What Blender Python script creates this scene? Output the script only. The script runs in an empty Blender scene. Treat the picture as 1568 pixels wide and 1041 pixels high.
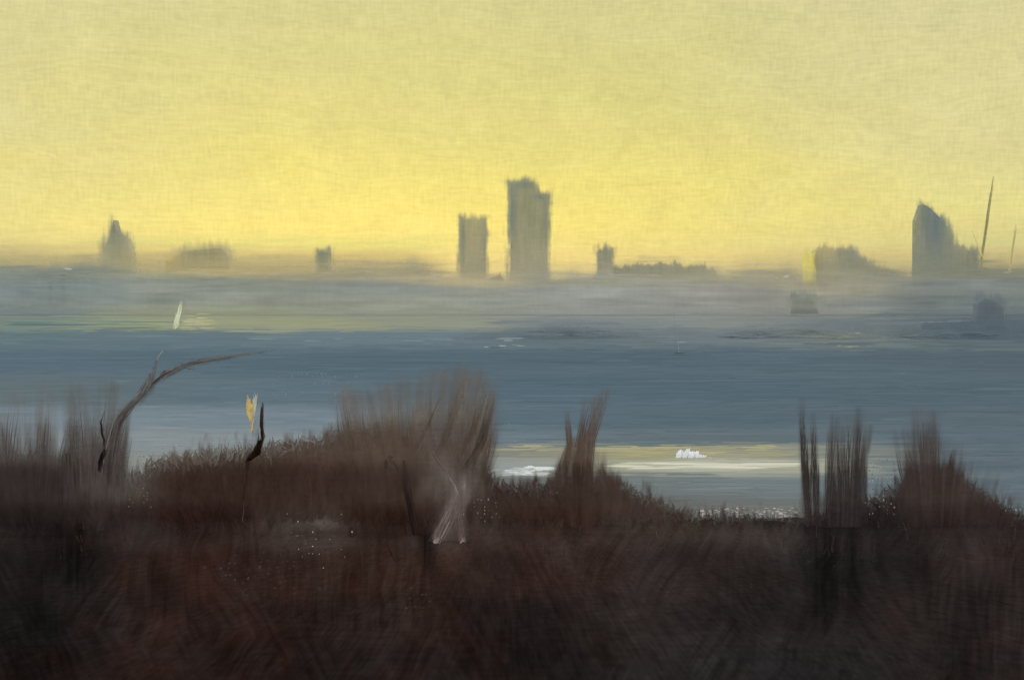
import bpy, math, random
import numpy as np
from mathutils import noise as mn, Vector
random.seed(7); rng=np.random.default_rng(7)

# ------------------------------------------------------------------ helpers
K=0.36/784.0; HZ=430.0; CH=60.0
PT=math.atan((520.5-HZ)*K)
cp,sp=math.cos(PT),math.sin(PT)
def P(px,py,D):
    """world point at distance D (metres north of the viewpoint)"""
    sx=(px-784)*K; sy=(520.5-py)*K
    dy=cp+sp*sy; dz=-sp+cp*sy
    return (sx/dy*D, D, CH+dz/dy*D)
def proj(x,y,z):
    z=z-CH
    f=y*cp-z*sp; u=y*sp+z*cp
    return 784+x/f/K, 520.5-u/f/K
def lin(c):
    c=np.array(c,float)/255.
    return np.where(c<=.04045,c/12.92,((c+.055)/1.055)**2.4)
def ss(a,b,x):
    t=np.clip((x-a)/(b-a),0,1);return t*t*(3-2*t)
def _h(i,j,s):
    n=np.sin(i*127.1+j*311.7+s*74.7)*43758.5453
    return n-np.floor(n)
def vn(x,y,s=0):
    x=np.asarray(x,float);y=np.asarray(y,float)
    i=np.floor(x);j=np.floor(y);u=x-i;v=y-j;u=u*u*(3-2*u);v=v*v*(3-2*v)
    return (_h(i,j,s)*(1-u)+_h(i+1,j,s)*u)*(1-v)+(_h(i,j+1,s)*(1-u)+_h(i+1,j+1,s)*u)*v
def fb(x,y,s=0,o=3):
    t=0;a=.5;w=0
    for k in range(o): t=t+a*vn(x*2**k,y*2**k,s+k*3);w+=a;a*=.55
    return t/w

RC=[(0,(226,207,140)),(.03,(236,216,134)),(.08,(239,222,121)),(.14,(232,218,120)),(.20,(220,210,126)),(.30,(212,205,132)),(.40,(209,203,140)),(.6,(212,212,195)),(.8,(240,243,248))]
RS=[(0,(190,179,135)),(.035,(210,197,136)),(.09,(224,215,141)),(.18,(220,211,147)),(.30,(217,209,151)),(.40,(214,206,151)),(.6,(212,212,195)),(.8,(240,243,248))]
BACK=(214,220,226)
def rampnp(R,f):
    xs=[r[0] for r in R];C=np.array([lin(r[1]) for r in R])
    return np.array([np.interp(f,xs,C[:,k]) for k in range(3)])
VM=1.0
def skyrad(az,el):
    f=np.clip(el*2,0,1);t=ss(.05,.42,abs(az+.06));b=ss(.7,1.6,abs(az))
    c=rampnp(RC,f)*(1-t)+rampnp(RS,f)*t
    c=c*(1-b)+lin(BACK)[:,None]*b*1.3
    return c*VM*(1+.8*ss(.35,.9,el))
def irr(n):
    tot=np.zeros(3);wt=0;els=np.linspace(-math.pi/2,math.pi/2,61)[1:-1]
    azs=np.linspace(-math.pi,math.pi,73)[:-1]
    for e in els:
        dv=np.stack([np.sin(azs)*math.cos(e),np.cos(azs)*math.cos(e),np.full_like(azs,math.sin(e))])
        cs=np.clip(n@dv,0,None)*math.cos(e)
        if e>0: c=skyrad(azs,np.full_like(azs,e))
        else: c=np.array((.13,.15,.15))[:,None]*np.ones_like(azs)[None]
        tot+=(c*cs).sum(1);wt+=cs.sum()
    return tot/wt
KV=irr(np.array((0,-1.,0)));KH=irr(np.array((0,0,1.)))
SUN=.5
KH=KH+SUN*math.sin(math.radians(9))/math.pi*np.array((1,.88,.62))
def vc(c): return np.clip(lin(np.clip(c,3,255))/KV,0,.95)
def hc(c): return np.clip(lin(np.clip(c,3,255))/KH,0,.95)
def interp(keys,x):
    return np.interp(x,[k[0] for k in keys],[k[1] for k in keys])

class MB:
    def __init__(s): s.v=[];s.f=[];s.c=[]
    def ribbon(s,pts,side,w,col):
        n=len(pts);b=len(s.v)
        for i in range(n):
            p=pts[i];k=w[i]
            s.v.append((p[0]-side[0]*k,p[1]-side[1]*k,p[2]-side[2]*k))
            s.v.append((p[0]+side[0]*k,p[1]+side[1]*k,p[2]+side[2]*k))
            c=col[i] if isinstance(col,list) else col
            s.c.append(c);s.c.append(c)
        for i in range(n-1):
            s.f.append((b+2*i,b+2*i+1,b+2*i+3,b+2*i+2))
    def tube(s,pts,r,col,m=7):
        b=len(s.v);n=len(pts)
        for i in range(n):
            p=Vector(pts[i]);q=Vector(pts[min(i+1,n-1)])-Vector(pts[max(i-1,0)])
            q.normalize();a=q.cross(Vector((0,1,.01))).normalized();e=q.cross(a)
            for j in range(m):
                t=2*math.pi*j/m
                s.v.append(tuple(p+(a*math.cos(t)+e*math.sin(t))*r[i]*(1+.15*math.sin(3*t+i))))
                s.c.append(col[i] if isinstance(col,list) else col)
        for i in range(n-1):
            for j in range(m):
                s.f.append((b+i*m+j,b+i*m+(j+1)%m,b+(i+1)*m+(j+1)%m,b+(i+1)*m+j))
    def prism(s,poly,y0,y1,cols):
        b=len(s.v);n=len(poly)
        for y in (y0,y1):
            for (x,z),c in zip(poly,cols):
                s.v.append((x,y,z));s.c.append(c)
        s.f.append(tuple(range(b,b+n)));s.f.append(tuple(range(b+2*n-1,b+n-1,-1)))
        for i in range(n):
            j=(i+1)%n; s.f.append((b+i,b+n+i,b+n+j,b+j))
    def build(s,name,mat):
        me=bpy.data.meshes.new(name); me.from_pydata(s.v,[],s.f); me.update()
        at=me.color_attributes.new("Col",'FLOAT_COLOR','POINT')
        c=np.ones((len(s.v),4),np.float32); c[:,:3]=np.array(s.c); at.data.foreach_set("color",c.ravel())
        o=bpy.data.objects.new(name,me); bpy.context.collection.objects.link(o); me.materials.append(mat)
        return o

def sheet(name,x0,x1,y0,y1,st,D,A,C,mat,parent=None,conv=None):
    """thin veil of foliage / mist: a grid whose cover thins out towards its outline"""
    xs=np.arange(x0,x1+st,st);yy=np.arange(y0,y1+st,st);X,Y=np.meshgrid(xs,yy)
    a=np.clip(A(X,Y),0,1)+0*X;c=C(X,Y)
    DD=D(X,Y) if callable(D) else D+0*X
    sx=(X-784)*K;sy=(520.5-Y)*K;dy=cp+sp*sy;dz=-sp+cp*sy
    V=np.stack([sx/dy*DD,DD+0*X,CH+dz/dy*DD],-1).reshape(-1,3)
    col=np.concatenate([(conv or vc)(c.reshape(-1,3)),a.reshape(-1,1)],1).astype(np.float32)
    ny,nx=X.shape;idx=np.arange(nx*ny).reshape(ny,nx)
    q=np.stack([idx[1:,:-1],idx[1:,1:],idx[:-1,1:],idx[:-1,:-1]],-1).reshape(-1,4)
    am=a.reshape(-1)[q].max(1);q=q[am>.006]
    me=bpy.data.meshes.new(name);me.from_pydata(V.tolist(),[],q.tolist());me.update()
    at=me.color_attributes.new("Col",'FLOAT_COLOR','POINT');at.data.foreach_set("color",col.ravel())
    o=bpy.data.objects.new(name,me);bpy.context.collection.objects.link(o);me.materials.append(mat)
    if parent: o.parent=parent
    return o

def mth(nt,op,a,b=None,c=None):
    n=nt.nodes.new('ShaderNodeMath');n.operation=op
    for i,v in enumerate((a,b,c)):
        if v is None: continue
        if isinstance(v,(int,float)): n.inputs[i].default_value=v
        else: nt.links.new(v,n.inputs[i])
    return n.outputs[0]
def cmbn(nt,a,b):
    c=nt.nodes.new('ShaderNodeCombineXYZ');nt.links.new(a,c.inputs[0]);nt.links.new(b,c.inputs[1]);return c.outputs[0]
def nzn(nt,vec,scale=1,det=4,ro=.6,dist=0):
    n=nt.nodes.new('ShaderNodeTexNoise');n.inputs['Scale'].default_value=scale;n.inputs['Detail'].default_value=det
    n.inputs['Roughness'].default_value=ro;n.inputs['Distortion'].default_value=dist
    nt.links.new(vec,n.inputs['Vector']);return n.outputs['Fac']
def cloth(nt,A,B,px,amt):
    """irregular crossing threads"""
    f=1/(4.2*px);g=1/(22*px)
    t1=nzn(nt,cmbn(nt,mth(nt,'MULTIPLY',A,f),mth(nt,'MULTIPLY',B,g)),1,1,.5)
    t2=nzn(nt,cmbn(nt,mth(nt,'MULTIPLY',A,g),mth(nt,'MULTIPLY',B,f)),1,1,.5)
    return mth(nt,'MULTIPLY',mth(nt,'SUBTRACT',mth(nt,'ADD',t1,t2),1.0),amt)

def paint_mat(name,D,weave=.10,streak=(1,1,1),samt=.25,logy=False,alpha=False):
    m=bpy.data.materials.new(name);m.use_nodes=True;nt=m.node_tree
    nt.nodes.remove(nt.nodes['Principled BSDF'])
    bs=nt.nodes.new('ShaderNodeBsdfDiffuse');bs.inputs['Roughness'].default_value=.3
    at=nt.nodes.new('ShaderNodeAttribute');at.attribute_name='Col'
    if alpha:
        tr=nt.nodes.new('ShaderNodeBsdfTransparent');mi=nt.nodes.new('ShaderNodeMixShader')
        nt.links.new(at.outputs['Alpha'],mi.inputs[0]);nt.links.new(tr.outputs[0],mi.inputs[1]);nt.links.new(bs.outputs[0],mi.inputs[2])
        nt.links.new(mi.outputs[0],nt.nodes['Material Output'].inputs[0])
    else: nt.links.new(bs.outputs[0],nt.nodes['Material Output'].inputs[0])
    tc=nt.nodes.new('ShaderNodeTexCoord');sx=nt.nodes.new('ShaderNodeSeparateXYZ')
    nt.links.new(tc.outputs['Object'],sx.inputs[0])
    X,Y,Z=sx.outputs
    if logy: Z=mth(nt,'MULTIPLY',mth(nt,'LOGARITHM',Y,2.718),logy)
    px=K*D
    n1=nzn(nt,cmbn(nt,mth(nt,'MULTIPLY',X,streak[0]/px),mth(nt,'MULTIPLY',Z,streak[2]/px if not logy else streak[2])),1,5,.65)
    v=mth(nt,'MULTIPLY_ADD',n1,2*samt,1-samt)
    if weave and not logy: v=mth(nt,'ADD',v,cloth(nt,X,Z,px,weave))
    mx=nt.nodes.new('ShaderNodeVectorMath');mx.operation='SCALE'
    nt.links.new(at.outputs['Color'],mx.inputs[0]);nt.links.new(v,mx.inputs['Scale'])
    nt.links.new(mx.outputs[0],bs.inputs['Color'])
    return m

def shep(keys,px,py,sx=300.,sy=24.):
    k=keys
    if np.ndim(px)==0:
        d=((k[:,0]-px)/sx)**2+((k[:,1]-py)/sy)**2+.02
        w=1/d**2.2
        return (w[:,None]*k[:,2:]).sum(0)/w.sum()
    X=np.asarray(px,float)[...,None];Y=np.asarray(py,float)[...,None]
    w=1/(((k[:,0]-X)/sx)**2+((k[:,1]-Y)/sy)**2+.02)**2.2
    return (w@k[:,2:])/w.sum(-1,keepdims=True)
def mk(rows):
    out=[]
    for y,r in rows.items():
        for x,c in r.items(): out.append((x,y)+c)
    return np.array(out,float)

WATER=mk({  # river tints, with far mist and yellow-lit bands painted in
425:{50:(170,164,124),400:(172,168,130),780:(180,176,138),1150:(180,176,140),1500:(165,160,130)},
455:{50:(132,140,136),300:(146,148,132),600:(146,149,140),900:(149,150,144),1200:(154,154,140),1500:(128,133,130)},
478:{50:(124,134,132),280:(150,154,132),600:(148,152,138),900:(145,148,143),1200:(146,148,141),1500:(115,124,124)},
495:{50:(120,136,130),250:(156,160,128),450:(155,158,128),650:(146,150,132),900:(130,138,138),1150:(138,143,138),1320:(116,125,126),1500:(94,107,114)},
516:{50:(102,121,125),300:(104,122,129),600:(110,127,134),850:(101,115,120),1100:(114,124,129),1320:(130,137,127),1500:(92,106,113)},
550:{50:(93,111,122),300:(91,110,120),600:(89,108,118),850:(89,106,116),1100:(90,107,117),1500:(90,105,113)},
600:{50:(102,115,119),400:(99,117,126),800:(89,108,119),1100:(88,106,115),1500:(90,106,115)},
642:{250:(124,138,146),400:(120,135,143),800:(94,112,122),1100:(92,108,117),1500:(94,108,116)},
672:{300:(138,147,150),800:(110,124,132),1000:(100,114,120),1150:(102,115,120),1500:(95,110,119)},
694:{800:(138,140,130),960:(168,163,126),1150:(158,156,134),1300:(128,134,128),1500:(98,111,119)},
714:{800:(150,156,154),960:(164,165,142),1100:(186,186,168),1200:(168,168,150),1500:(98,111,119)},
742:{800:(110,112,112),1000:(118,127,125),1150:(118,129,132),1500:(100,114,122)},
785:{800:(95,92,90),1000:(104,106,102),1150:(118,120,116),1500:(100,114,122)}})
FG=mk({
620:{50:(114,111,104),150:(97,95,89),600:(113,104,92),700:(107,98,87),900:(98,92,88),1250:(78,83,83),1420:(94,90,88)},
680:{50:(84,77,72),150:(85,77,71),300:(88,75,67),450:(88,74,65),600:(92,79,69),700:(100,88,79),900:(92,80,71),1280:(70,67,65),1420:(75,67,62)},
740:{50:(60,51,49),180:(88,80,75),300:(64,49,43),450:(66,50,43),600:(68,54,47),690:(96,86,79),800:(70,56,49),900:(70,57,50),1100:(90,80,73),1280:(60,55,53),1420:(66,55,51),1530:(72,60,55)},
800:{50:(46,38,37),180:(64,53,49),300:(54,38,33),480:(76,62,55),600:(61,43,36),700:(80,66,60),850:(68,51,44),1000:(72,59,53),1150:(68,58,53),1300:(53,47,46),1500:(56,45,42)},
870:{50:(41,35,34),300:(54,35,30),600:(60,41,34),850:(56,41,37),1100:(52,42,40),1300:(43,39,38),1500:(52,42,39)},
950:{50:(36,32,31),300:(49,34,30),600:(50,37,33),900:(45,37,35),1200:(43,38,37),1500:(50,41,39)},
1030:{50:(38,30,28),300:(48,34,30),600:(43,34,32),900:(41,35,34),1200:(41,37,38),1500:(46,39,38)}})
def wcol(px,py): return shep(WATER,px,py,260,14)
def fcol(px,py): return shep(FG,px,py,110,34)
def skyc(x,y):
    return np.stack([np.interp(x,(0,300,650,900,1200,1568),v) for v in ((206,226,238,235,230,222),(192,211,219,215,212,208),(134,132,124,130,140,147))],-1)

# ------------------------------------------------------------------ camera
sc=bpy.context.scene
cam=bpy.data.cameras.new("camera");co=bpy.data.objects.new("camera",cam);bpy.context.collection.objects.link(co)
cam.sensor_width=36;cam.lens=50;cam.clip_start=.5;cam.clip_end=200000
co.location=(0,0,CH);co.rotation_euler=(math.pi/2-PT,0,0);sc.camera=co
sc.view_settings.view_transform='Standard'
try: sc.view_settings.look='None'
except: pass
sc.view_settings.exposure=0

# ------------------------------------------------------------------ sky / light
SE,SA=math.radians(9),math.radians(-7)
w=bpy.data.worlds.new("World");sc.world=w;w.use_nodes=True;nt=w.node_tree
for n in list(nt.nodes): nt.nodes.remove(n)
out=nt.nodes.new('ShaderNodeOutputWorld')
sky=nt.nodes.new('ShaderNodeTexSky');sky.sky_type='NISHITA';sky.sun_disc=False
sky.sun_elevation=SE;sky.sun_rotation=SA
b1=nt.nodes.new('ShaderNodeBackground');b1.inputs[1].default_value=.002
nt.links.new(sky.outputs[0],b1.inputs[0])
tc=nt.nodes.new('ShaderNodeTexCoord');sep=nt.nodes.new('ShaderNodeSeparateXYZ')
nt.links.new(tc.outputs['Generated'],sep.inputs[0]);X,Y,Z=sep.outputs
az=mth(nt,'ARCTAN2',X,Y)
hr=mth(nt,'SQRT',mth(nt,'ADD',mth(nt,'MULTIPLY',X,X),mth(nt,'MULTIPLY',Y,Y)))
el=mth(nt,'ARCTAN2',Z,hr)
cmb=lambda a,b:cmbn(nt,a,b)
nz=lambda *a:nzn(nt,*a)
def mr(v,a,b):
    sm=nt.nodes.new('ShaderNodeMapRange');sm.interpolation_type='SMOOTHSTEP'
    nt.links.new(v,sm.inputs[0]);sm.inputs[1].default_value=a;sm.inputs[2].default_value=b;return sm.outputs[0]
big=nz(cmb(mth(nt,'MULTIPLY',az,7),mth(nt,'MULTIPLY',el,16)),1,3,.5,.6)
elw=mth(nt,'ADD',el,mth(nt,'MULTIPLY',mth(nt,'MULTIPLY',mth(nt,'SUBTRACT',big,.5),.06),mr(el,0,.06)))
def ramp(fac,stops):
    r=nt.nodes.new('ShaderNodeValToRGB');cr=r.color_ramp
    while len(cr.elements)<len(stops): cr.elements.new(.5)
    for e,(p,c) in zip(cr.elements,stops):
        e.position=p;e.color=tuple(lin(c))+(1,)
    nt.links.new(fac,r.inputs[0]);return r.outputs[0]
f=mth(nt,'MULTIPLY',elw,2.0)
rc=ramp(f,RC);rs=ramp(f,RS)
azf=mth(nt,'ABSOLUTE',mth(nt,'ADD',az,.06))
def mixc(fa,a,b):
    mix=nt.nodes.new('ShaderNodeMix');mix.data_type='RGBA'
    nt.links.new(fa,mix.inputs[0]);nt.links.new(a,mix.inputs[6])
    if isinstance(b,tuple): mix.inputs[7].default_value=b
    else: nt.links.new(b,mix.inputs[7])
    return mix.outputs[2]
c1=mixc(mr(mth(nt,'ADD',azf,mth(nt,'MULTIPLY',mth(nt,'SUBTRACT',big,.5),.2)),.05,.42),rc,rs)
c1=mixc(mr(mth(nt,'ABSOLUTE',az),.7,1.6),c1,tuple(lin(BACK)*1.3)+(1,))  # rear sky out of view, brightened to light surfaces facing the camera
st=nz(cmb(mth(nt,'MULTIPLY',az,9),mth(nt,'MULTIPLY',elw,190)),1,6,.72,.3)
st2=nz(cmb(mth(nt,'MULTIPLY',az,30),mth(nt,'MULTIPLY',el,28)),1,4,.6,.8)
st3=nz(cmb(mth(nt,'MULTIPLY',az,14),mth(nt,'MULTIPLY',mth(nt,'ADD',elw,mth(nt,'MULTIPLY',az,.10)),330)),1,3,.6,.2)
v=mth(nt,'ADD',VM-.285,mth(nt,'MULTIPLY',st,.18))
v=mth(nt,'ADD',v,mth(nt,'MULTIPLY',st2,.22))
v=mth(nt,'ADD',v,mth(nt,'MULTIPLY',st3,.14))
v=mth(nt,'ADD',v,cloth(nt,az,el,K,.20))
v=mth(nt,'MULTIPLY',v,mth(nt,'ADD',1.0,mth(nt,'MULTIPLY',mr(el,.35,.9),.8)))  # unseen upper sky boosted to strengthen the overall light
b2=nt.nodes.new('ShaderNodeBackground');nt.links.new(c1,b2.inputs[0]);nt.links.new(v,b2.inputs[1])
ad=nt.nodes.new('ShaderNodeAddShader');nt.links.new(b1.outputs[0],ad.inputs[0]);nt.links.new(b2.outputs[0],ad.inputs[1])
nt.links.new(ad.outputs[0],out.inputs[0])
sl=bpy.data.lights.new("sun",'SUN');sl.energy=SUN;sl.angle=math.radians(14);sl.color=(1,.88,.62)
so=bpy.data.objects.new("sun",sl);bpy.context.collection.objects.link(so)
d=Vector((math.sin(SA)*math.cos(SE),math.cos(SA)*math.cos(SE),math.sin(SE)))
so.rotation_euler=d.to_track_quat('Z','Y').to_euler();so.location=(0,0,200)

# ------------------------------------------------------------------ river
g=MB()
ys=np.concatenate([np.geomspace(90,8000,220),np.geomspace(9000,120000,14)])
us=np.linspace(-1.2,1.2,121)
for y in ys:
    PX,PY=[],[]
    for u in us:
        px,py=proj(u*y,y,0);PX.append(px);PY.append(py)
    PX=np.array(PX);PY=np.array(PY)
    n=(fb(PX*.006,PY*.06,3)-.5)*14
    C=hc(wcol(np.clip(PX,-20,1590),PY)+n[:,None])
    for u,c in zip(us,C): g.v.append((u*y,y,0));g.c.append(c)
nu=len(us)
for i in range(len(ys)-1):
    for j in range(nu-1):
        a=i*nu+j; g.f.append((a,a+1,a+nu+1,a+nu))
def flat(px,py,L,T,c,z):
    D=CH/((py-HZ)*K)
    D2=CH/((max(py-T,HZ+3)-HZ)*K)
    x0=(px-L-784)*K;x1=(px+L-784)*K
    b=len(g.v);m=(x0+x1)/2;w_=x1-x0
    q=[(x0*D,D),((m-w_*.2)*D,D-(D2-D)*.15),((m+w_*.25)*D,D-(D2-D)*.1),(x1*D,D+(D2-D)*.3),((m+w_*.3)*D2,D2),((m-w_*.3)*D2,D2+(D2-D)*.1)]
    for a,e in q: g.v.append((a,e,z));g.c.append(c)
    g.f.append(tuple(range(b,b+6)))
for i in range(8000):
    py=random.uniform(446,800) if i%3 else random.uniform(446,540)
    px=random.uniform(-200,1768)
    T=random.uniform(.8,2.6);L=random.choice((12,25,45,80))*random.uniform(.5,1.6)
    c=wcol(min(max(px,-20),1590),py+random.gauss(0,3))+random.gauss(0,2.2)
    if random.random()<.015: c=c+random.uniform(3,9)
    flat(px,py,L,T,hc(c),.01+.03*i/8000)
z=.045
def streaks(x0,x1,y0,y1,n,c,L=(10,40),T=(.8,2),kk=(.25,1)):
    global z
    for i in range(n):
        z+=.00003
        px=random.uniform(x0,x1);py=random.uniform(y0,y1)
        k=random.uniform(*kk);cc=np.array(c)*k+wcol(px,py)*(1-k)
        flat(px,py,random.uniform(*L),random.uniform(*T),hc(cc+random.gauss(0,4)),z)
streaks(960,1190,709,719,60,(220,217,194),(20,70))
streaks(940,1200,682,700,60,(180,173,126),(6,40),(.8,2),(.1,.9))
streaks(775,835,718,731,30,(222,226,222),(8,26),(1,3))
streaks(770,850,684,692,16,(172,166,138),(8,30))
streaks(0,180,484,500,26,(138,148,130),(20,70)); streaks(0,260,488,512,20,(102,124,120),(20,70))
streaks(400,900,518,524,12,(134,154,160),(5,25),(.8,1.2))
streaks(740,810,520,534,7,(172,182,178),(3,9),(.8,1.2))
streaks(1290,1345,512,532,30,(195,190,148),(4,12),(1,3))
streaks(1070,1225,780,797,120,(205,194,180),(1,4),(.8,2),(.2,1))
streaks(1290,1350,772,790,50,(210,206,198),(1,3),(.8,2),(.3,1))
streaks(780,960,440,470,20,(168,168,156),(6,22),(.8,1.6))
streaks(280,320,482,506,26,(184,182,140),(4,14),(1,3))
streaks(790,950,492,516,40,(118,128,130),(16,60),(1.5,4),(.2,.7))
streaks(1240,1568,512,530,70,(94,107,114),(15,60),(1.5,3),(.2,.8))
streaks(1010,1060,480,530,10,(146,150,146),(3,8),(.8,1.5))
for i in range(60):
    px=random.choice((random.uniform(428,545),random.uniform(410,560),random.uniform(700,880)))
    py=random.choice((601,604,573,577,588)) if px<600 else random.uniform(650,690)
    z+=.0001;flat(px,py,random.uniform(.6,1.2),.9,hc(np.array((145,162,170))*random.uniform(.8,1)),z)  # specks of light on the water, painted as pale flecks
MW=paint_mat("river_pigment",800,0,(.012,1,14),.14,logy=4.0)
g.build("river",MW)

# ------------------------------------------------------------------ stroke tools
def bundle(mb,path,w0,w1,n,cf,D,bw=(.5,1.2),dj=.0,rag=.15,wob=1.5,seg=None,shadecol=7,tip=None,tipk=.6):
    path=np.array(path,float);m=seg or max(3,len(path)+1)
    t=np.linspace(0,1,len(path));dj=max(dj,.0012)
    for i in range(n):
        a=random.uniform(0,rag)*random.random();b=1-random.uniform(0,rag)
        tt=np.linspace(a,b,m)
        x=np.interp(tt,t,path[:,0]);y=np.interp(tt,t,path[:,1])
        dx=np.gradient(x);dy=np.gradient(y);l=np.hypot(dx,dy)+1e-6;nx,ny=-dy/l,dx/l
        o=random.gauss(0,.42);o=max(-1.1,min(1.1,o))
        wd=(w0+(w1-w0)*tt)*.5*o
        ph=random.uniform(0,6);wb=wob*np.sin(tt*4+ph)
        x=x+nx*(wd+wb);y=y+ny*(wd+wb)
        Dd=D*(1+random.uniform(-dj,dj))
        s=random.gauss(0,shadecol)
        cs=[]
        for k in range(m):
            c=np.array(cf(x[k],y[k]),float)+s
            if tip is not None:
                q=tipk*(abs(o)/1.1)**2
                if tt[k]>.6: q=max(q,tipk*((tt[k]-.6)/.4))
                c=c*(1-q)+np.array(tip(x[k],y[k]))*q
            cs.append(vc(c))
        bwid=random.uniform(*bw)*K*D*.5
        pts=[P(x[k],y[k],Dd) for k in range(m)]
        horiz=abs(x[-1]-x[0])>abs(y[-1]-y[0])
        prof=[bwid*(1-.7*abs(2*q-1)**3) for q in np.linspace(0,1,m)]
        yaw=random.uniform(-.12,.12)
        if horiz:
            sg=-1 if x[-1]>x[0] else 1
            mb.ribbon(pts,(0,0,sg),prof,cs)
        else:
            sg=1 if y[-1]<y[0] else -1
            mb.ribbon(pts,(sg*math.cos(yaw),sg*math.sin(yaw),0),prof,cs)

SC=np.array([(0,400,164,161,126),(60,412,132,138,130),(300,405,172,163,124),(420,405,172,162,124),(600,412,158,153,128),(700,430,168,160,132),(900,430,151,151,136),(1150,420,157,154,132),(1240,440,154,151,132),(1500,410,136,138,120),
 (60,440,128,138,137),(300,440,138,144,137),(600,440,138,144,140),(900,445,145,148,143),(1150,445,148,149,142),(1500,440,127,133,129),(100,466,129,138,136),(600,466,145,149,140),(1000,466,145,148,142),(1500,466,121,129,127)],float)
def scol(x,y): return shep(SC,x,y,160,14)  # low skyline colours with the haze already mixed in
MC=paint_mat("hazy_facade",3500,.12,(.12,1,.03),.08)
MCa=paint_mat("hazy_facade_edge",3500,.16,(.10,1,.02),.10,alpha=True)
def sdf(poly,X,Y):
    d=np.full(X.shape,1e9);ins=np.zeros(X.shape,bool);n=len(poly)
    for i in range(n):
        ax,ay=poly[i];bx,by=poly[(i+1)%n];ex,ey=bx-ax,by-ay
        t=np.clip(((X-ax)*ex+(Y-ay)*ey)/(ex*ex+ey*ey+1e-9),0,1)
        d=np.minimum(d,np.hypot(X-ax-t*ex,Y-ay-t*ey))
        c=((ay>Y)!=(by>Y))&(X<(bx-ax)*(Y-ay)/(by-ay+1e-9)+ax);ins^=c
    return np.where(ins,d,-d)
def building(name,polys,D,col,patches=(),base=466,fade=(330,450),depth=45,soft=5.5,mottle=8,amax=.96,seed=0,far=None,inset=5.):
    def cf(X,Y):
        c=np.ones(X.shape+(3,))*np.array(col,float)
        for (a,b,rx,ry,cc) in patches:
            k=np.exp(-((X-a)/rx)**2-((Y-b)/ry)**2)[...,None];c=c*(1-k)+np.array(cc,float)*k
        c=c+((fb(X*.22,Y*.018,seed)-.5)*mottle*2)[...,None]+((fb(X*.05,Y*.05,seed+5)-.5)*mottle)[...,None]
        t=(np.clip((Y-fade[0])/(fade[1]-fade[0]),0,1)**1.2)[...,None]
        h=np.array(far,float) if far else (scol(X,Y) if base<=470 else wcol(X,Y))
        return c*(1-t)+h*t  # distance haze painted into the facade colour towards the base
    mb=MB()
    for k,poly in enumerate(polys):
        cx=sum(p[0] for p in poly)/len(poly)
        sh=[(x+max(-inset,min(inset,(cx-x)*.35)),y+(7 if y<base-20 else 0)) for x,y in poly]
        pl=[]
        for i,(x,y) in enumerate(sh):
            x2,y2=sh[(i+1)%len(sh)];nseg=max(1,int(abs(y2-y)/12))
            for q in range(nseg):
                t=q/nseg;pl.append((x+(x2-x)*t,y+(y2-y)*t))
        A=np.array(pl);cc=vc(cf(A[:,0],A[:,1]))
        w3=[P(a,b,D+k*3) for a,b in pl]
        mb.prism([(p[0],p[2]) for p in w3],D+k*3,D+depth+k*3,list(cc))
        y=min(p[1] for p in sh)+6
        while y<base-14:     # storey bands
            hit=[]
            for i in range(len(sh)):
                (xa,ya),(xb,yb)=sh[i],sh[(i+1)%len(sh)]
                if (ya-y-.01)*(yb-y-.01)<0: hit.append(xa+(xb-xa)*(y-ya)/(yb-ya))
            if len(hit)>=2 and max(hit)-min(hit)>6:
                a=P(min(hit)+1,y,D-2);b=P(max(hit)-1,y+1.4,D-2)
                c=vc(cf(np.array([cx]),np.array([y]))[0]*.95)
                mb.prism([(a[0],a[2]),(b[0],a[2]),(b[0],b[2]),(a[0],b[2])],D-2-k*.3,D+1,[c]*4)
            y+=7
    o=mb.build(name,MC)
    al=[p for q in polys for p in q]
    x0,x1=min(p[0] for p in al)-18,max(p[0] for p in al)+18;y0=min(p[1] for p in al)-22
    def A_(X,Y):
        d=np.full(X.shape,-1e9)
        for p in polys: d=np.maximum(d,sdf(p,X,Y))
        rag=(fb(X*.24,Y*.025,seed+9)-.5)*12+(fb(X*.06,Y*.09,seed+2)-.5)*7
        return amax*ss(-soft,soft,d+rag)*(1-ss(base-14,base,Y))
    sheet("facade_edge",x0,x1,y0,base,1.4,D-8,A_,cf,MCa,o)
    return o
def box(x0,x1,y0,y1=466): return [(x0,y0),(x1,y0),(x1,y1),(x0,y1)]
DT=3500
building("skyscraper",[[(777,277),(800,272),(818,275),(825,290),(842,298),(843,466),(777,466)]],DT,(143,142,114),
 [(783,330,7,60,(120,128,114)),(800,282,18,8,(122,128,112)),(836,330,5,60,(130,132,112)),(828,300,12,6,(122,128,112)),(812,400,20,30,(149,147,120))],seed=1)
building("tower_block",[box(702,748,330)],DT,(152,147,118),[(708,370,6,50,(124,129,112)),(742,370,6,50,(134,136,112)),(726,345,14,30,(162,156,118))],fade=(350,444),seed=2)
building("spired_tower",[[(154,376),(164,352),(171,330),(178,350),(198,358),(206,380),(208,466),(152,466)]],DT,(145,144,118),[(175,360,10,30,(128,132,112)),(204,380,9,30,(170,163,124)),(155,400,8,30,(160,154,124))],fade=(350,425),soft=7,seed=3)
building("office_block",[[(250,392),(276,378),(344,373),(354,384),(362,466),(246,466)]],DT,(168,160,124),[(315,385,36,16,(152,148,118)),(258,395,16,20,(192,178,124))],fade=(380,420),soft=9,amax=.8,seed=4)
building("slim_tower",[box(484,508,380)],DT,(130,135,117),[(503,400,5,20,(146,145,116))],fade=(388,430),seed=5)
building("church_tower",[[(912,388),(916,374),(920,380),(928,372),(934,380),(941,378),(942,466),(912,466)]],DT,(138,138,117),[],fade=(380,438),seed=6,soft=4)
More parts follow.
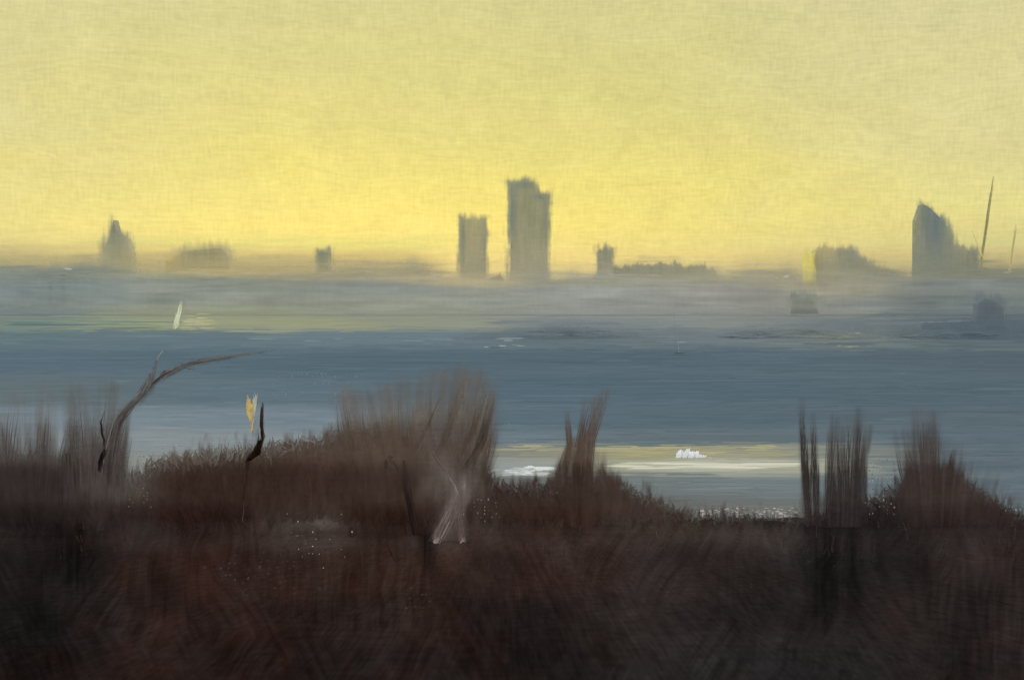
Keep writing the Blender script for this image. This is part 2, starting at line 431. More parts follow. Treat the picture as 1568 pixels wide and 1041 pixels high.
building("stadium_hall",[[(930,412),(970,405),(1040,403),(1056,408),(1068,402),(1080,405),(1096,418),(1106,466),(926,466)]],DT+60,(140,140,119),[(985,412,40,8,(134,136,117))],fade=(406,440),seed=7,soft=4)
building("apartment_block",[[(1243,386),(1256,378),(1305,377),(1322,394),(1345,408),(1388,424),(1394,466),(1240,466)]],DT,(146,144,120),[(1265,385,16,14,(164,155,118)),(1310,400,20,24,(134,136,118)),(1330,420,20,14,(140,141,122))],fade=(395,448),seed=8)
building("sunlit_chimney",[box(1232,1248,386,450)],DT-30,(236,192,110),[(1240,400,5,14,(216,186,112))],fade=(424,460),seed=9,base=452,inset=3)  # sunlit look painted as an orange base colour
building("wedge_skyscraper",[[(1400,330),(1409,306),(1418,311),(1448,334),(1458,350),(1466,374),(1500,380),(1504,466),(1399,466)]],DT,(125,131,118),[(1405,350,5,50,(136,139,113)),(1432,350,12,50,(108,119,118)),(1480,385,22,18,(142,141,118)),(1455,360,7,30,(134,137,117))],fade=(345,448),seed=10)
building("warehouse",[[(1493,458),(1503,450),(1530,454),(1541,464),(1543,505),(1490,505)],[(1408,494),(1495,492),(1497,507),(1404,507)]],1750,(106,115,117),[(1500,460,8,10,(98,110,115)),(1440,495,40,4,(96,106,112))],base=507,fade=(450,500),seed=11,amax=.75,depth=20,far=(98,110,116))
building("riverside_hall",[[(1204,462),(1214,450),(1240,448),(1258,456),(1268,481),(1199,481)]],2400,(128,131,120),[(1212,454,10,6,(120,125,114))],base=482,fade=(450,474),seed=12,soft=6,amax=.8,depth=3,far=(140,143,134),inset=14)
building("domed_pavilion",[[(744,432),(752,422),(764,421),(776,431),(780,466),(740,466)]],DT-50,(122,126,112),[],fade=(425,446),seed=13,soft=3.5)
mb=MB();Dc=3300
def lat(mb,a,b,wd,c):
    a=np.array(P(*a,Dc));b=np.array(P(*b,Dc))
    for s in (-1,1):
        o=np.array((s*wd*K*Dc,0,0));mb.tube([a+o,(a+b)/2+o*.8,b+o*.1],[1.1,1.0,.5],vc(c),5)
    for q in np.linspace(0,.95,14):
        p=a+(b-a)*q;r=a+(b-a)*(q+.05);o=np.array((wd*K*Dc*(1-q*.9),0,0));mb.tube([p-o,r+o],[.6,.6],vc(c),4)
lat(mb,(1501,410),(1521,270),1.4,(156,152,108));bundle(mb,[(1501,412),(1511,335),(1522,268)],5,2,7,lambda x,y:(150,147,108),Dc,bw=(.6,1.2),rag=.3)
lat(mb,(1505,395),(1488,352),.6,(200,189,134))
mb.build("tower_crane",MC)
mb=MB();lat(mb,(1546,415),(1555,345),1.1,(184,177,126));bundle(mb,[(1546,415),(1556,342)],3,1.5,5,lambda x,y:(172,167,122),Dc);mb.build("tower_crane",MC)

S=[(-600,406),(0,404),(60,406),(150,400),(210,414),(240,416),(262,406),(300,402),(350,402),(380,411),(470,412),(500,406),(540,407),(560,404),(600,411),(640,407),(655,410),(690,422),(720,434),(775,434),(850,430),(868,422),(905,416),(936,410),(1090,414),(1110,424),(1140,411),(1170,414),(1210,414),(1238,432),(1330,412),(1395,426),(1450,416),(1500,400),(1530,404),(1568,410),(2200,406)]
mb=MB()
x=-600
while x<2200:
    wd=random.uniform(8,34);top=interp(S,x+wd/2)+random.uniform(8,14)
    D=DT+random.uniform(80,500);pts=[(x,top),(x+wd,top+random.uniform(-1.5,1.5)),(x+wd,440),(x+wd,472),(x,472),(x,440)]
    if random.random()<.4: pts.insert(1,(x+wd*.5,top-random.uniform(1,3)))
    wp=[P(a,b,D) for a,b in pts]
    mb.prism([(p[0],p[2]) for p in wp],D,D+60,[vc(scol(a,b)+random.uniform(-2,2)) for a,b in pts])
    x+=wd*random.uniform(.5,.95)
for i in range(1800):
    px=random.uniform(-200,1768);py=interp(S,px)+10+abs(random.gauss(0,1))*24
    if py>476: continue
    L=random.uniform(6,40);yy=py+random.uniform(-.6,.6)
    D=DT-random.uniform(90,900)*(1 if py>440 else .2)
    c=vc(scol(px,yy)+random.gauss(0,2.2)+(10 if random.random()<.03 else 0))
    mb.ribbon([P(px+L,py,D),P(px,yy,D),P(px-L,py,D)],(0,0,1),[.1*K*D,random.uniform(.5,1.5)*K*D,.1*K*D],c)
city=mb.build("city_skyline",paint_mat("hazy_city",3400,.10,(.03,1,.2),.06))
MM=paint_mat("mist",3200,.14,(.02,1,.2),.09,alpha=True)
def strk(X,Y,s): return fb(X*.012,Y*.22,s)-.5
def cC(X,Y): return scol(X,Y)+(strk(X,Y,21)*18)[...,None]
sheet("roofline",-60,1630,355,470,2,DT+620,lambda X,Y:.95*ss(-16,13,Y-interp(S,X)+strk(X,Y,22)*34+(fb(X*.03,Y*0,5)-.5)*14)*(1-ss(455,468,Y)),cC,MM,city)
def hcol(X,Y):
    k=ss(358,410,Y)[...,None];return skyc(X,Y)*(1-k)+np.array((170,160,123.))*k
sheet("haze_glow",-60,1630,330,470,2.5,DT+900,lambda X,Y:(.95*ss(346,400,Y+strk(X,Y,31)*36))*np.interp(X,(0,150,230,480,640,700,1100,1180,1400,1600),(.95,.95,.95,.9,.8,.2,.2,.5,.45,.75))*(1-ss(455,468,Y)),hcol,MM,city)  # tan horizon haze painted on a translucent sheet behind the roofs
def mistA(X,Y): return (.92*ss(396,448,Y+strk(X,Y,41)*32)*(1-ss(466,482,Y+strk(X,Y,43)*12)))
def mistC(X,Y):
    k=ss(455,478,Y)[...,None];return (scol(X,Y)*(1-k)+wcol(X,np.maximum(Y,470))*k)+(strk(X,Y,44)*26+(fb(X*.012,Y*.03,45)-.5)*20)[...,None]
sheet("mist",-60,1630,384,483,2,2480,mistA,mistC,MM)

mb=MB();D=1500
for x0,x1,top,base,n,k in [(805,945,494,516,50,.3),(1110,1300,500,518,120,.35),(1290,1620,508,530,240,.7),(1560,1900,505,540,200,.9),(560,800,517,524,60,.4)]:
    for i in range(n):
        t=random.random();px=x0+(x1-x0)*t;hh=(base-top)*(math.sin(math.pi*min(.98,max(.02,t)))**.8)*random.random()
        Dd=D*random.uniform(.97,1.03);L=random.uniform(8,32);yb=base-hh
        kk=k*random.uniform(.4,1);cc=vc(np.array((94,107,114))*kk+wcol(px,yb)*(1-kk)+random.gauss(0,2))
        mb.ribbon([P(px+L,yb+1,Dd),P(px,yb-1,Dd),P(px-L,yb+1,Dd)],(0,0,1),[.2*K*D,random.uniform(.8,1.8)*K*D,.2*K*D],cc)
dt=mb.build("distant_trees",paint_mat("far_foliage",1500,.08,(.05,1,.1),.08))
MFa=paint_mat("far_foliage_edge",1500,.14,(.05,1,.1),.08,alpha=True)
def trA(X,Y):
    a=0
    for cx,cy,rx,ry,k in [(885,512,100,16,.6),(858,500,26,9,.3),(1060,514,90,10,.3),(1240,504,90,20,.75),(1450,512,150,18,.95),(1540,502,70,18,.8),(1640,510,90,18,.8)]:
        d=((X-cx)/rx)**2+((Y-cy)/ry)**2;a=a+k*np.exp(-d*1.2)*(.5+.9*fb(X*.05,Y*.2,51))
    return np.clip(a,0,.85)*(1-ss(508,521,Y))
sheet("tree_haze",740,1630,462,521,2,1495,trA,lambda X,Y:np.stack([np.interp(X,(800,1100,1250,1400,1500),v) for v in ((104,114,114,98,92),(116,122,122,110,106),(121,125,124,116,113))],-1)+((fb(X*.04,Y*.15,6)-.5)*12)[...,None],MFa,dt)

# ------------------------------------------------------------------ boats
wbg=lambda x,y:wcol(x,y)
def boat_hull(mb,cx,wy,L,H,D,c):
    n=9;rows=[]
    for i in range(n):
        t=i/(n-1);x=cx+(t-.5)*L;bw=(math.sin(math.pi*min(1,t*.85+.12)))**.7*L*.16*K*D
        sh=wy-H*(1+.5*(2*t-1)**2)
        p=P(x,sh,D);q=P(x+(.5-t)*L*.1,wy,D)
        rows.append([(p[0],p[1]-bw,p[2]),(q[0],q[1]-bw*.5,q[2]),(q[0],q[1]+bw*.5,q[2]),(p[0],p[1]+bw,p[2])])
    b=len(mb.v)
    for r in rows:
        for v_ in r: mb.v.append(v_);mb.c.append(vc(c))
    for i in range(n-1):
        for j in range(4):
            k=(j+1)%4;mb.f.append((b+4*i+j,b+4*i+k,b+4*i+4+k,b+4*i+4+j))
    mb.f.append((b,b+1,b+2,b+3));e=b+4*(n-1);mb.f.append((e+3,e+2,e+1,e))
MBt=paint_mat("white_paint",480,.14,(.1,1,.3),.08)
def pr(pl,D,dep,c):
    w_=[P(a,b,D) for a,b in pl];mb.prism([(p[0],p[2]) for p in w_],D-dep/2,D+dep/2,[vc(c)]*len(pl))
D=490;mb=MB()
boat_hull(mb,1066,713,56,4,D,(246,244,234))
pr([(1037,710),(1036,699),(1046,694),(1058,695),(1072,703),(1084,710)],D,2.6,(252,250,242))
for i in range(300):
    px=1031+random.random()**1.1*70;h=np.interp(px,(1031,1036,1050,1062,1075,1101),(8,21,24,20,15,3))*random.uniform(.5,1.05);Dd=D-7-random.random()*2
    b0=713+random.uniform(-3,1)
    mb.ribbon([P(px,b0,Dd),P(px+random.uniform(0,2),b0-h*.5,Dd),P(px+random.uniform(1,7),b0-h,Dd)],(1,0,0),[1.2*K*D,random.uniform(1,2.4)*K*D,.7*K*D],vc(np.array((254,252,246))-abs(random.gauss(0,8))))
bundle(mb,[(1020,711),(1060,709),(1112,714)],8,3,30,lambda x,y:(244,242,230),D-6,bw=(.8,1.8),rag=.6,shadecol=6,tip=wbg,tipk=.5)
mb.build("motor_boat",MBt)
D=460;mb=MB();boat_hull(mb,805,731,60,3.5,D,(185,190,186));pr([(800,727),(804,722),(816,720),(822,727)],D,2,(210,213,208))
bundle(mb,[(768,732),(805,724),(838,731)],10,4,40,lambda x,y:(216,220,216),D-6,bw=(.9,2),rag=.6,tip=wbg)
bundle(mb,[(798,722),(812,714),(835,722)],5,2,12,lambda x,y:(218,216,200),D-6.5,bw=(.7,1.2),rag=.4)
mb.build("rowing_boat",MBt)
def sail(cx,base,h,D,c,mc,hull,lean,n=16):
    global mb
    mb=MB();boat_hull(mb,cx,base,h*.3,2,D,hull)
    mb.tube([P(cx,base-2,D),P(cx+lean,base-h,D)],[.3,.15],vc(mc),5)
    if c is not None:
        for sg,wd in ((1,.07),(-1,.07)):
            a=P(cx+sg,base-5,D);b=P(cx+lean*.7,base-h*.7,D);q=P(cx+sg*h*wd,base-5,D);m_=len(mb.v)
            tri=(a,q,b) if sg>0 else (q,a,b)
            for p in tri: mb.v.append((p[0],p[1]+.4*sg,p[2]));mb.c.append(vc(c))
            mb.f.append((m_,m_+1,m_+2))
        bundle(mb,[(cx-3,base+1),(cx+lean*.4,base-h*.5),(cx+lean,base-h)],h*.3,4,n,lambda x,y:c,D-4,bw=(.6,1.8),rag=.6,tip=wbg,tipk=.7)
    mb.build("sailing_boat",MBt)
sail(271,504,44,1680,(206,205,176),(190,188,164),(165,168,146),7,26)
sail(1040,541,62,1150,None,(122,133,134),(100,115,123),-8)

# ------------------------------------------------------------------ hillside
def gz(x,y):
    s=58.0-.125*y if y<42 else max(58-.125*42-(y-42)*.05-((y-42)**2)*.012,-3) 
    r=.25*mn.noise(Vector((x*.12,y*.12,3)))+.08*mn.noise(Vector((x*.6,y*.6,1)))
    return s+r*(1 if y<70 else .3)
g2=MB();gy=np.concatenate([np.linspace(-30,8,12),np.linspace(9,44,60),np.linspace(45,120,40)]);gx=np.concatenate([np.linspace(-260,-22,30),np.linspace(-21,21,60),np.linspace(22,260,30)])
for y in gy:
    for x in gx:
        z_=gz(x,y)
        if y>2:
            px,py=proj(x,y,z_);c=fcol(min(max(px,0),1568),min(max(py,700),1041))
        else: c=np.array((50,38,36))
        g2.v.append((x,y,z_));g2.c.append(hc(c*.8+mn.noise(Vector((x,y,0)))*6))
for i in range(len(gy)-1):
    for j in range(len(gx)-1):
        a=i*len(gx)+j;g2.f.append((a,a+1,a+len(gx)+1,a+len(gx)))
MG=paint_mat("bramble_pigment",26,.5,(.035,1,.014),.22)
MGa=paint_mat("bramble_edge",30,.5,(.05,1,.02),.16,alpha=True)
MGc=paint_mat("bramble_canopy",17,.6,(.05,1,.02),.18,alpha=True)
g2.build("hillside",MG)

M=[(-400,700),(0,696),(60,696),(100,700),(190,730),(215,720),(240,702),(330,690),(440,678),(520,662),(600,662),(700,684),(735,710),(760,736),(800,744),(860,732),(900,732),(950,742),(1000,764),(1060,790),(1220,796),(1300,780),(1370,746),(1400,718),(1440,714),(1480,734),(1520,764),(1568,790),(2000,790)]
mb=MB()
def groundY(py):
    lo,hi=6.,44.
    for _ in range(22):
        m=(lo+hi)/2
        if proj(0,m,gz(0,m))[1]>py: lo=m
        else: hi=m
    return (lo+hi)/2
gyt={p:groundY(p) for p in range(780,1240,4)}
def edgebg(x,y): return wcol(np.clip(x,-20,1590),np.maximum(y,560))
N=17000
for i in range(N):
    px=random.uniform(-200,1768)
    if not(-20<px<1590) and random.random()<.6: continue
    edge=i%3==0;mid=i%3==1
    rt=random.uniform(790,830) if edge or mid else random.uniform(800,1110)
    Dd=gyt[min(1236,max(780,int(rt)//4*4))]*random.uniform(.93,.97)
    Mx=interp(M,px);over=0
    if edge:
        cy=Mx+abs(random.gauss(0,1))*26+2;an=random.gauss(0,.6)+mn.noise(Vector((px*.01,cy*.02,2)))
        L=random.uniform(4,16);over=max(0,(Mx+26-cy)/24);w=random.uniform(1.2,4)
    elif mid:
        cy=random.uniform(min(Mx+18,784),850);an=random.gauss(0,.3)+.8*mn.noise(Vector((px*.006,cy*.008,5)))
        L=random.uniform(8,30);w=random.uniform(2,8)
    else:
        cy=max(rt-random.uniform(5,30),Mx+18);an=random.gauss(0,.3)+1.6*mn.noise(Vector((px*.005,cy*.006,5)))
        L=random.uniform(6,40);w=random.uniform(.8,5)
    dx,dy=math.sin(an)*L,math.cos(an)*L;cv=random.gauss(0,3)
    tt=np.linspace(-1,1,4);xs=px+dx*tt+cv*(1-tt*tt);yy=cy-dy*tt
    if not edge: yy=np.maximum(yy,Mx+6)
    s=random.gauss(0,2 if edge or mid else 3)+14*mn.noise(Vector((px*.009,cy*.008,9)))-2
    red=random.gauss(0,1)+4*mn.noise(Vector((px*.008,cy*.01,19)))
    C=fcol(np.clip(xs,0,1568),yy)+np.array((s+red,s*.9,s*.85))
    if edge:
        q=min(.8,over*random.uniform(.3,.9));C=C*(1-q)+edgebg(xs,yy)*q
    cs=list(vc(np.maximum(C,10)))
    bw=w*K*Dd*.5;yaw=random.uniform(-.06,.06)
    if abs(dx)>abs(dy): 
        if dx>0: xs=xs[::-1];yy=yy[::-1];cs=cs[::-1]
        side=(0,0,1)
    else: side=(math.cos(yaw),math.sin(yaw),0) if dy>0 else (-math.cos(yaw),-math.sin(yaw),0)
    mb.ribbon([P(xs[k],yy[k],Dd) for k in range(4)],side,[bw*.5,bw,bw*.95,bw*.3],cs)
for (x0,x1,y0,y1,n) in [(240,420,680,712,110),(198,232,690,775,90),(425,545,775,870,20),(700,765,700,800,60),(840,880,735,760,8),(1325,1372,705,790,70),(1540,1568,765,790,20),(0,20,680,720,8)]:
    for i in range(n):
        px=round(random.uniform(x0,x1)/5.5)*5.5+random.gauss(0,.5);py=round(random.uniform(y0,y1)/5.5)*5.5+random.gauss(0,.5)
        Dd=gyt[min(1236,max(800,int(py+70)//4*4))]*random.uniform(.86,.88)
        s=random.uniform(.35,1.1)*K*Dd;c=vc(np.array((198,190,178))*random.uniform(.4,1.0))
        mb.ribbon([P(px,py+.8,Dd),P(px,py-random.uniform(.4,1.6),Dd)],(1,0,0),[s,s*.7],c)
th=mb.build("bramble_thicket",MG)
def fgn(X,Y,s): return fcol(X,Y)+((fb(X*.03,Y*.02,s)-.5)*18+(fb(X*.25,Y*.03,s+3)-.5)*14)[...,None]
sheet("hedge_back",-60,1630,600,826,2.2,36.5,lambda X,Y:ss(-18,26,Y-interp(M,X)+(fb(X*.20,Y*.03,61)-.5)*58+(fb(X*.05,Y*.05,62)-.5)*26),lambda X,Y:fgn(X,Y,63),MGa,th)
sheet("hedge_front",-60,1630,640,850,2.5,26.5,lambda X,Y:.6*ss(-8,30,Y-interp(M,X)-8+(fb(X*.16,Y*.04,71)-.5)*60)*(1-ss(745,846,Y+(fb(X*.10,Y*.02,76)-.5)*90)),lambda X,Y:fgn(X,Y,73),MGa,th)
# the matted upper surface of the thicket, following the slope
def canD(X,Y):
    t=-(-sp+cp*((520.5-Y)*K))/(cp+sp*((520.5-Y)*K))
    return np.clip(1.45/np.maximum(t-.125,.018),5,40.5)
def canC(X,Y):
    c=fcol(X,Y)
    wx=X+36*(fb(X*.006,Y*.008,90)-.5)+10*(fb(X*.03,Y*.02,91)-.5)
    def strokes(a,s,f=.15,g=.014):
        u=wx*math.cos(a)+Y*math.sin(a);v_=-wx*math.sin(a)+Y*math.cos(a)
        return (fb(u*f,v_*g,s,4)-.5)*22+(fb(u*f*3,v_*g*2,s+7)-.5)*9
    m1=ss(.42,.58,fb(X*.009,Y*.012,201));m2=ss(.45,.6,fb(X*.011,Y*.010,202))
    sv=strokes(.05,92);sd=strokes(.55,110);sd2=strokes(-.5,120)
    s_=(sv*(1-m1)+sd*m1)*(1-m2*.8)+sd2*m2*.8
    c=c+(s_+(fb(X*.008,Y*.010,94)-.5)*22+(fb(X*.04,Y*.045,95)-.5)*12)[...,None]
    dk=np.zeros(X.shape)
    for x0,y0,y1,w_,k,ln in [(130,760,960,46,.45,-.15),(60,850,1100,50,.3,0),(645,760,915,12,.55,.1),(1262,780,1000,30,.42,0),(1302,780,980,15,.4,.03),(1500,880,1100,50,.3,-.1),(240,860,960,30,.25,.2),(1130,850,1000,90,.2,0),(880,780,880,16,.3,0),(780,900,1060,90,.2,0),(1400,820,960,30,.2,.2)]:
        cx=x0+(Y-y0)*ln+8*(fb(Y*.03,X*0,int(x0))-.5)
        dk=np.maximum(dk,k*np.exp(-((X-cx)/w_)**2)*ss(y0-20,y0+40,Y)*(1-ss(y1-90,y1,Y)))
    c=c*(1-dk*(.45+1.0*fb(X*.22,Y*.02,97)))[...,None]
    r=(ss(.46,.70,fb(X*.016,Y*.02,98))*ss(780,830,Y)*np.interp(X,(0,150,300,700,900,1250,1400,1568),(.5,1,1.1,1,.5,.2,.8,.6)))[...,None]
    c=c+r*np.array((5,0,-1))
    for x0,y0,rx,ry,k,cc in [(490,800,52,9,.8,(128,116,106)),(492,788,14,6,.8,(116,134,142)),(485,830,45,14,.4,(108,92,84)),(690,800,26,40,.3,(112,98,92)),(980,790,60,12,.3,(104,94,86)),(860,830,30,40,.2,(92,74,66)),(1110,815,90,10,.25,(92,80,74)),(970,940,40,10,.2,(92,62,50)),(860,850,18,20,.25,(96,82,76))]:
        kk=np.clip(k*np.exp(-((X-x0)/rx)**2-((Y-y0)/ry)**2)*(.2+1.5*fb(X*.05,Y*.3,int(x0)+1)),0,1)[...,None]
        c=c*(1-kk)+np.array(cc,float)*kk
    # darkened overall, most at the top edge to blend with the hedge
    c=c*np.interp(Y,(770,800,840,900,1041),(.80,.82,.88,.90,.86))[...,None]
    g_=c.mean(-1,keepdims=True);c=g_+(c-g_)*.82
    msk=np.zeros(X.shape)
    for x0,y0,rx,ry in [(485,820,60,40),(400,880,120,50),(640,915,40,25),(1238,870,10,40),(740,790,40,30),(1555,1030,16,16)]:
        msk=np.maximum(msk,np.exp(-((X-x0)/rx)**2-((Y-y0)/ry)**2))
    sp_=ss(.86,.97,vn(X*.40,Y*.40,99))*ss(.4,.65,msk*fb(X*.06,Y*.06,100)*1.7)
    c=c+(sp_*34)[...,None]
    return np.maximum(c,12)
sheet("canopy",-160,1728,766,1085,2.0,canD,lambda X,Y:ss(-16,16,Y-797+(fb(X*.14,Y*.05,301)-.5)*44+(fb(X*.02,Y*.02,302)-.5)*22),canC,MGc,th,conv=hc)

# ------------------------------------------------------------------ bushes / trees
def pdist(path,X,Y):
    d=np.full(X.shape,1e9);T=np.zeros(X.shape);n=len(path)-1
    for i in range(n):
        ax,ay=path[i];bx,by=path[i+1];ex,ey=bx-ax,by-ay
        t=np.clip(((X-ax)*ex+(Y-ay)*ey)/(ex*ex+ey*ey+1e-9),0,1);q=np.hypot(X-ax-t*ex,Y-ay-t*ey)
        T=np.where(q<d,(i+t)/n,T);d=np.minimum(d,q)
    return d,T
def soft_mass(parent,items,D,seed,root,amax=.8,cs=None,layers=2,cell=5.,blot=10,tipf=.7):
    allp=[p for it in items for p in it[0]]
    x0,x1=min(p[0] for p in allp)-34,max(p[0] for p in allp)+34;y0,y1=min(p[1] for p in allp)-26,max(p[1] for p in allp)
    R=abs(root[1]-(y0+y1)/2);fr=R/cell
    for L in range(layers):
        def A_(X,Y,L=L):
            tr=1.
            ang=np.arctan2(X-root[0],root[1]-Y);rr=np.hypot(X-root[0],Y-root[1])
            n1=fb(ang*fr,rr*.007,seed+L*7,3);n2=fb(X*.03,Y*.03,seed+L*5+3);n3=fb(ang*fr*.5,rr*.004,seed+L*9+1)
            for it in items:
                d,T=pdist(it[0],X,Y);w_=(it[1]+(it[2]-it[1])*T)*.5+3
                k=it[3] if len(it)>3 else 1
                tr=tr*(1-k*.9*(1-ss(.2,1.5,d/w_+(n2-.5)*.4))*(1-tipf*ss(.45,1,T+(n3-.5)*.9)))
            b=1-tr
            return amax*b*ss(.20,.80,n1+b*.55-.12)*(1-ss(y1-50,y1-4,Y+(n3-.5)*40))
        def C_(X,Y,L=L):
            ang=np.arctan2(X-root[0],root[1]-Y);rr=np.hypot(X-root[0],Y-root[1])
            c=fcol(X,Y) if cs is None else np.ones(X.shape+(3,))*np.array(cs,float)
            return c+((fb(ang*fr*1.2,rr*.006,seed+31+L)-.5)*34+(fb(X*.025,Y*.025,seed+L)-.5)*blot)[...,None]
        sheet("twig_haze",x0,x1,y0,y1,1.8,D*(1-.025*L)+.3,A_,C_,MGa,parent)
def bush(name,items,seed,root,am=.75,nk=.4,D0=30,extra=(),cell=5.,tipf=.7):
    mb=MB()
    for it in items:
        path,w0,w1,n,c,D=it[:6];bw=it[6] if len(it)>6 else (.5,1.6)
        bundle(mb,path,w0,w1,max(4,int(n*nk)),(lambda x,y,c=c:fcol(x,y)+c) if isinstance(c,(int,float)) else (lambda x,y,c=c:c),D,bw=bw,dj=.02,rag=.6,wob=4,seg=6,tip=edgebg,tipk=.4,shadecol=5)
    o=mb.build(name,MG)
    soft_mass(o,[(it[0],it[1]*1.1,it[2]*1.1) for it in items]+list(extra),D0,seed,root,am,cell=cell,tipf=tipf)
    return o
bush("bush",[([(10,790),(16,720),(24,618)],44,28,50,4,30),([(36,790),(44,710),(50,640)],40,28,40,4,30),([(60,790),(66,700),(70,612)],36,26,40,2,30),([(90,790),(98,710),(104,656)],38,28,40,2,30),([(4,790),(4,700),(0,640)],20,16,20,4,30)],100,(50,1000),.72)
bush("bush",[([(122,790),(120,700),(114,604)],38,28,50,0,29),([(142,790),(140,690),(138,630)],40,32,40,0,29),([(158,790),(160,690),(168,600)],44,32,60,-4,29),([(182,780),(184,700),(192,634)],26,20,30,0,29)],110,(146,1000),.8)
items=[]
tips=[(530,614,-4),(556,618,-2),(584,610,0),(612,602,2),(640,594,2),(668,586,0),(694,580,-2),(720,582,-4),(740,594,-8),(748,636,-8)]
for tx,ty,c in tips:
    rx=640+(tx-640)*.55
    items.append(([(rx,800),((rx+tx)/2+ (tx-640)*.08,710),(tx,ty)],46,36,80,c,random.uniform(31,35),(.5,1.8)))
items+=[([(560,760),(540,690),(525,604)],6,4,40,-18,30),([(700,740),(738,680),(754,606)],12,7,80,-22,30),([(690,720),(725,660),(744,588)],10,6,60,-14,30),([(660,720),(690,650),(712,584)],12,8,50,-8,30)]
bush("hawthorn_bush",items,120,(640,960),.72,.35,31,[([(530,695),(600,672),(715,650)],64,64,.8)],cell=6.,tipf=.62)
bush("bush",[([(888,800),(884,720),(900,618)],22,12,80,-16,31),([(885,790),(892,700),(926,602)],20,11,80,-12,31),([(900,800),(900,700),(914,608)],16,8,50,-6,31),([(866,720),(872,680),(868,632)],6,4,30,-10,31),
 ([(885,850),(885,780),(892,700)],14,8,50,-24,30),([(855,740),(865,710),(880,680)],22,14,20,6,31),([(945,775),(925,735),(912,705)],40,30,40,4,31)],130,(880,1200),.84,.5,cell=4.,tipf=.6)
bush("bush",[([(1237,800),(1233,710),(1229,614)],11,7,60,-8,31),([(1250,800),(1248,730),(1244,636)],10,6,36,-2,31),([(1272,860),(1272,740),(1276,640)],13,8,46,-6,31),
 ([(1298,880),(1296,760),(1300,644)],18,11,70,-8,31),([(1310,860),(1312,740),(1316,630)],16,10,60,-10,31),([(1284,800),(1286,740),(1284,644)],11,7,30,0,31),([(1322,780),(1322,700),(1332,655)],9,6,16,4,31),([(1286,830),(1290,770),(1294,720)],56,44,30,0,31)],140,(1280,1500),.72,.6,cell=4.5,tipf=.72)
bush("bush",[([(1412,800),(1398,740),(1386,676)],44,32,40,0,32),([(1422,800),(1412,730),(1406,634)],32,20,50,4,32),([(1430,800),(1428,730),(1426,640)],34,20,40,6,32),([(1440,800),(1446,750),(1454,694)],48,34,40,-4,32),
 ([(1458,728),(1456,715),(1460,692)],7,3,24,(52,46,46),31),([(1490,820),(1482,775),(1486,728)],54,40,50,2,32),([(1520,830),(1512,790),(1520,748)],48,38,40,0,32),([(1548,830),(1545,805),(1552,780)],44,40,30,0,32)],150,(1430,1040),.85)
def limb(mb,path,r,D,c):
    p=np.array(path,float);t=np.linspace(0,1,len(p));tt=np.linspace(0,1,len(p)*4)
    xs=np.interp(tt,t,p[:,0])+rng.normal(0,.7,len(tt));yy=np.interp(tt,t,p[:,1])+rng.normal(0,.7,len(tt));rr=np.interp(tt,t,r)*K*D*.5
    mb.tube([P(a,b,D+.3*math.sin(k*.4)) for k,(a,b) in enumerate(zip(xs,yy))],list(rr),vc(c) if not isinstance(c,list) else [vc(c[0]+(np.array(c[1])-c[0])*q) for q in tt])
mb=MB();D=28
limb(mb,[(150,860),(158,780),(168,700),(176,650),(196,622),(222,600),(248,576),(278,558),(318,550),(360,545),(420,537)],[14,10,8,8,7,5,4.5,3.5,2.5,1.6,.6],D,[np.array((48,38,36)),(112,114,112)])
limb(mb,[(205,615),(222,590),(236,562),(248,536)],[5,3.5,2.2,.8],D,[np.array((98,92,86)),(118,122,120)])
limb(mb,[(236,585),(252,568),(280,562),(300,566)],[3,2.2,1.6,.8],D,(100,100,98))
limb(mb,[(168,710),(160,680),(154,650),(160,630)],[6,4,3,1],D,(74,66,62))
bundle(mb,[(160,790),(168,700),(182,640),(222,600),(250,574)],18,8,50,lambda x,y:(80+(700-y)*.15,72+(700-y)*.2,68+(700-y)*.2),D-.4,bw=(.7,2.0),rag=.5,dj=.01,tip=edgebg,tipk=.6)
bundle(mb,[(245,580),(290,556),(350,546),(425,536)],8,5,34,lambda x,y:(88+(x-245)*.15,90+(x-245)*.14,88+(x-245)*.14),D-.4,bw=(.5,1.4),rag=.6,dj=.01,tip=edgebg,tipk=.8)
bundle(mb,[(152,724),(154,704),(163,684)],10,3,24,lambda x,y:(28,22,22),D-.9,bw=(.8,2),rag=.4,dj=.01)
bundle(mb,[(215,608),(232,578),(244,540)],12,6,20,lambda x,y:(116,118,114),D-.4,bw=(.6,1.6),rag=.6,dj=.01,tip=edgebg,tipk=.85)
bt=mb.build("bare_tree",MG)
soft_mass(bt,[([(158,800),(168,700),(182,640),(222,600)],28,14,.8),([(222,600),(250,574),(290,556),(350,548)],12,5,.6),([(215,608),(232,578),(244,545)],12,6,.4)],27.4,160,(170,1500),.7,layers=1,cs=(84,76,72),tipf=.3)
mb=MB();D=27
limb(mb,[(650,915),(648,880),(638,820),(622,760),(612,720),(596,700)],[2,5,6,6,7,4],D,[np.array((34,27,26)),(58,48,45)])
limb(mb,[(622,760),(622,730),(618,706)],[7,8,4],D,(50,41,37));limb(mb,[(590,716),(592,704),(600,700)],[5,7,3],D,(38,31,29))
bundle(mb,[(612,735),(588,690),(560,660),(540,612)],8,5,12,lambda x,y:(84,73,65),D,bw=(.6,1.4),rag=.7,dj=.01,tip=edgebg,tipk=.5)
bundle(mb,[(616,725),(640,680),(660,640),(676,600)],8,5,12,lambda x,y:(84,73,65),D,bw=(.6,1.4),rag=.7,dj=.01,tip=edgebg,tipk=.5)
bundle(mb,[(648,915),(644,850),(628,770),(616,706)],14,18,50,lambda x,y:(44,35,33),D-.4,bw=(.7,2),rag=.6,dj=.01,tip=fcol,tipk=.8)
bt=mb.build("bare_tree",MG)
mb=MB();D=25
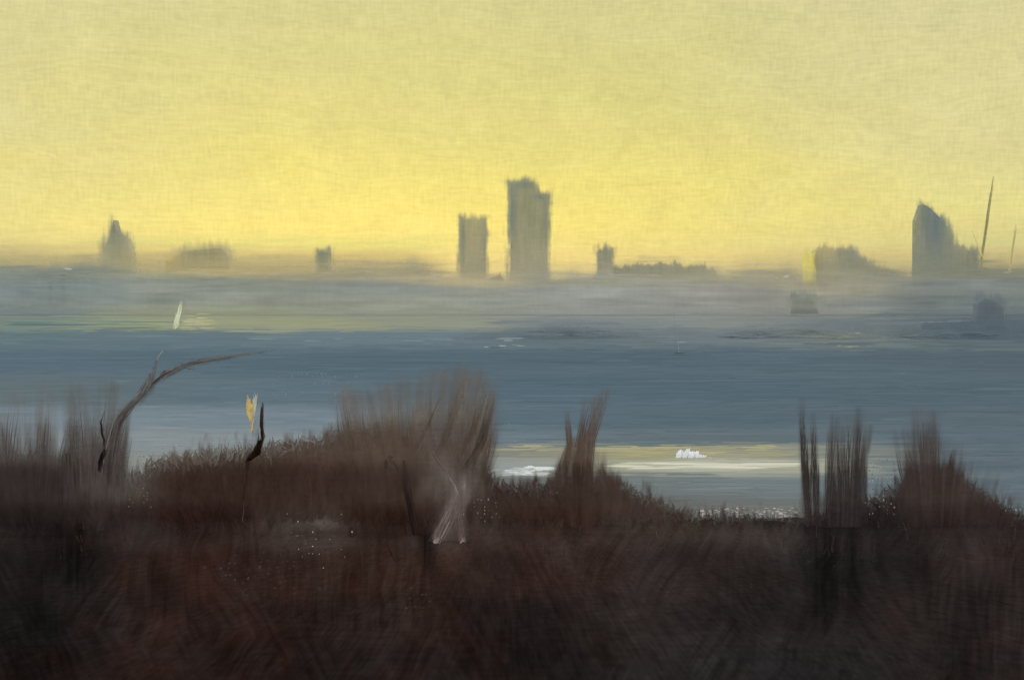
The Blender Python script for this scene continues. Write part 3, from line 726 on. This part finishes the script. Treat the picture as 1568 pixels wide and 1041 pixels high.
limb(mb,[(668,836),(684,800),(700,760),(712,742)],[4,5,5,3],D,(104,92,88));limb(mb,[(708,832),(704,800),(702,765)],[4,4,4],D,(94,82,78));limb(mb,[(704,760),(682,722),(660,690)],[3,3,2],D,(100,92,86))
bundle(mb,[(664,836),(686,795),(712,745)],20,26,36,lambda x,y:(126,114,110),D-.5,bw=(.7,2.2),rag=.6,dj=.01,tip=fcol,tipk=.9)
bundle(mb,[(706,832),(704,790),(706,740)],20,20,24,lambda x,y:(106,94,90),D-.5,bw=(.7,2.0),rag=.6,dj=.01,tip=fcol,tipk=.9)
bundle(mb,[(664,838),(672,820)],12,10,22,lambda x,y:(156,144,138),D-.9,bw=(.8,1.8),rag=.3,dj=.01,tip=fcol)
bundle(mb,[(704,834),(712,822)],10,8,12,lambda x,y:(136,124,118),D-.9,bw=(.8,1.8),rag=.3,dj=.01,tip=fcol)
bt=mb.build("broken_birch_trunk",MG)
soft_mass(bt,[([(660,860),(686,795),(712,745),(735,700)],20,30,.85),([(708,856),(704,790),(706,740)],20,20,.5),([(712,760),(682,718),(655,675)],26,30,.55)],D-.8,180,(690,1300),.8,layers=1,cs=(118,108,103),tipf=.5)
mb=MB();D=26
limb(mb,[(374,720),(380,704),(392,694),(400,674),(401,650),(403,615)],[1,6,12,9,4,1],D,[np.array((34,24,20)),(72,64,60)])
limb(mb,[(372,800),(373,760),(380,706)],[1,1.6,4],D,(62,50,45))
bundle(mb,[(380,702),(397,686),(401,650),(402,618)],12,4,40,lambda x,y:(34+(700-y)*.4,24+(700-y)*.4,18+(700-y)*.4),D-.4,bw=(.8,2),rag=.4,dj=.01)
for a,b,w_,n,c in [((384,645),(380,604),10,24,(226,186,114)),((388,640),(392,598),8,14,(190,190,170)),((382,630),(385,614),11,14,(250,196,96)),((392,676),(394,640),14,28,(140,152,156)),((386,662),(388,634),6,10,(210,178,120))]:
    bundle(mb,[a,b],w_,w_*.6,n,lambda x,y,c=c:c,D-.6,bw=(1,2.4),rag=.6,dj=.01,tip=edgebg,tipk=.6)
mb.build("sapling",MG)
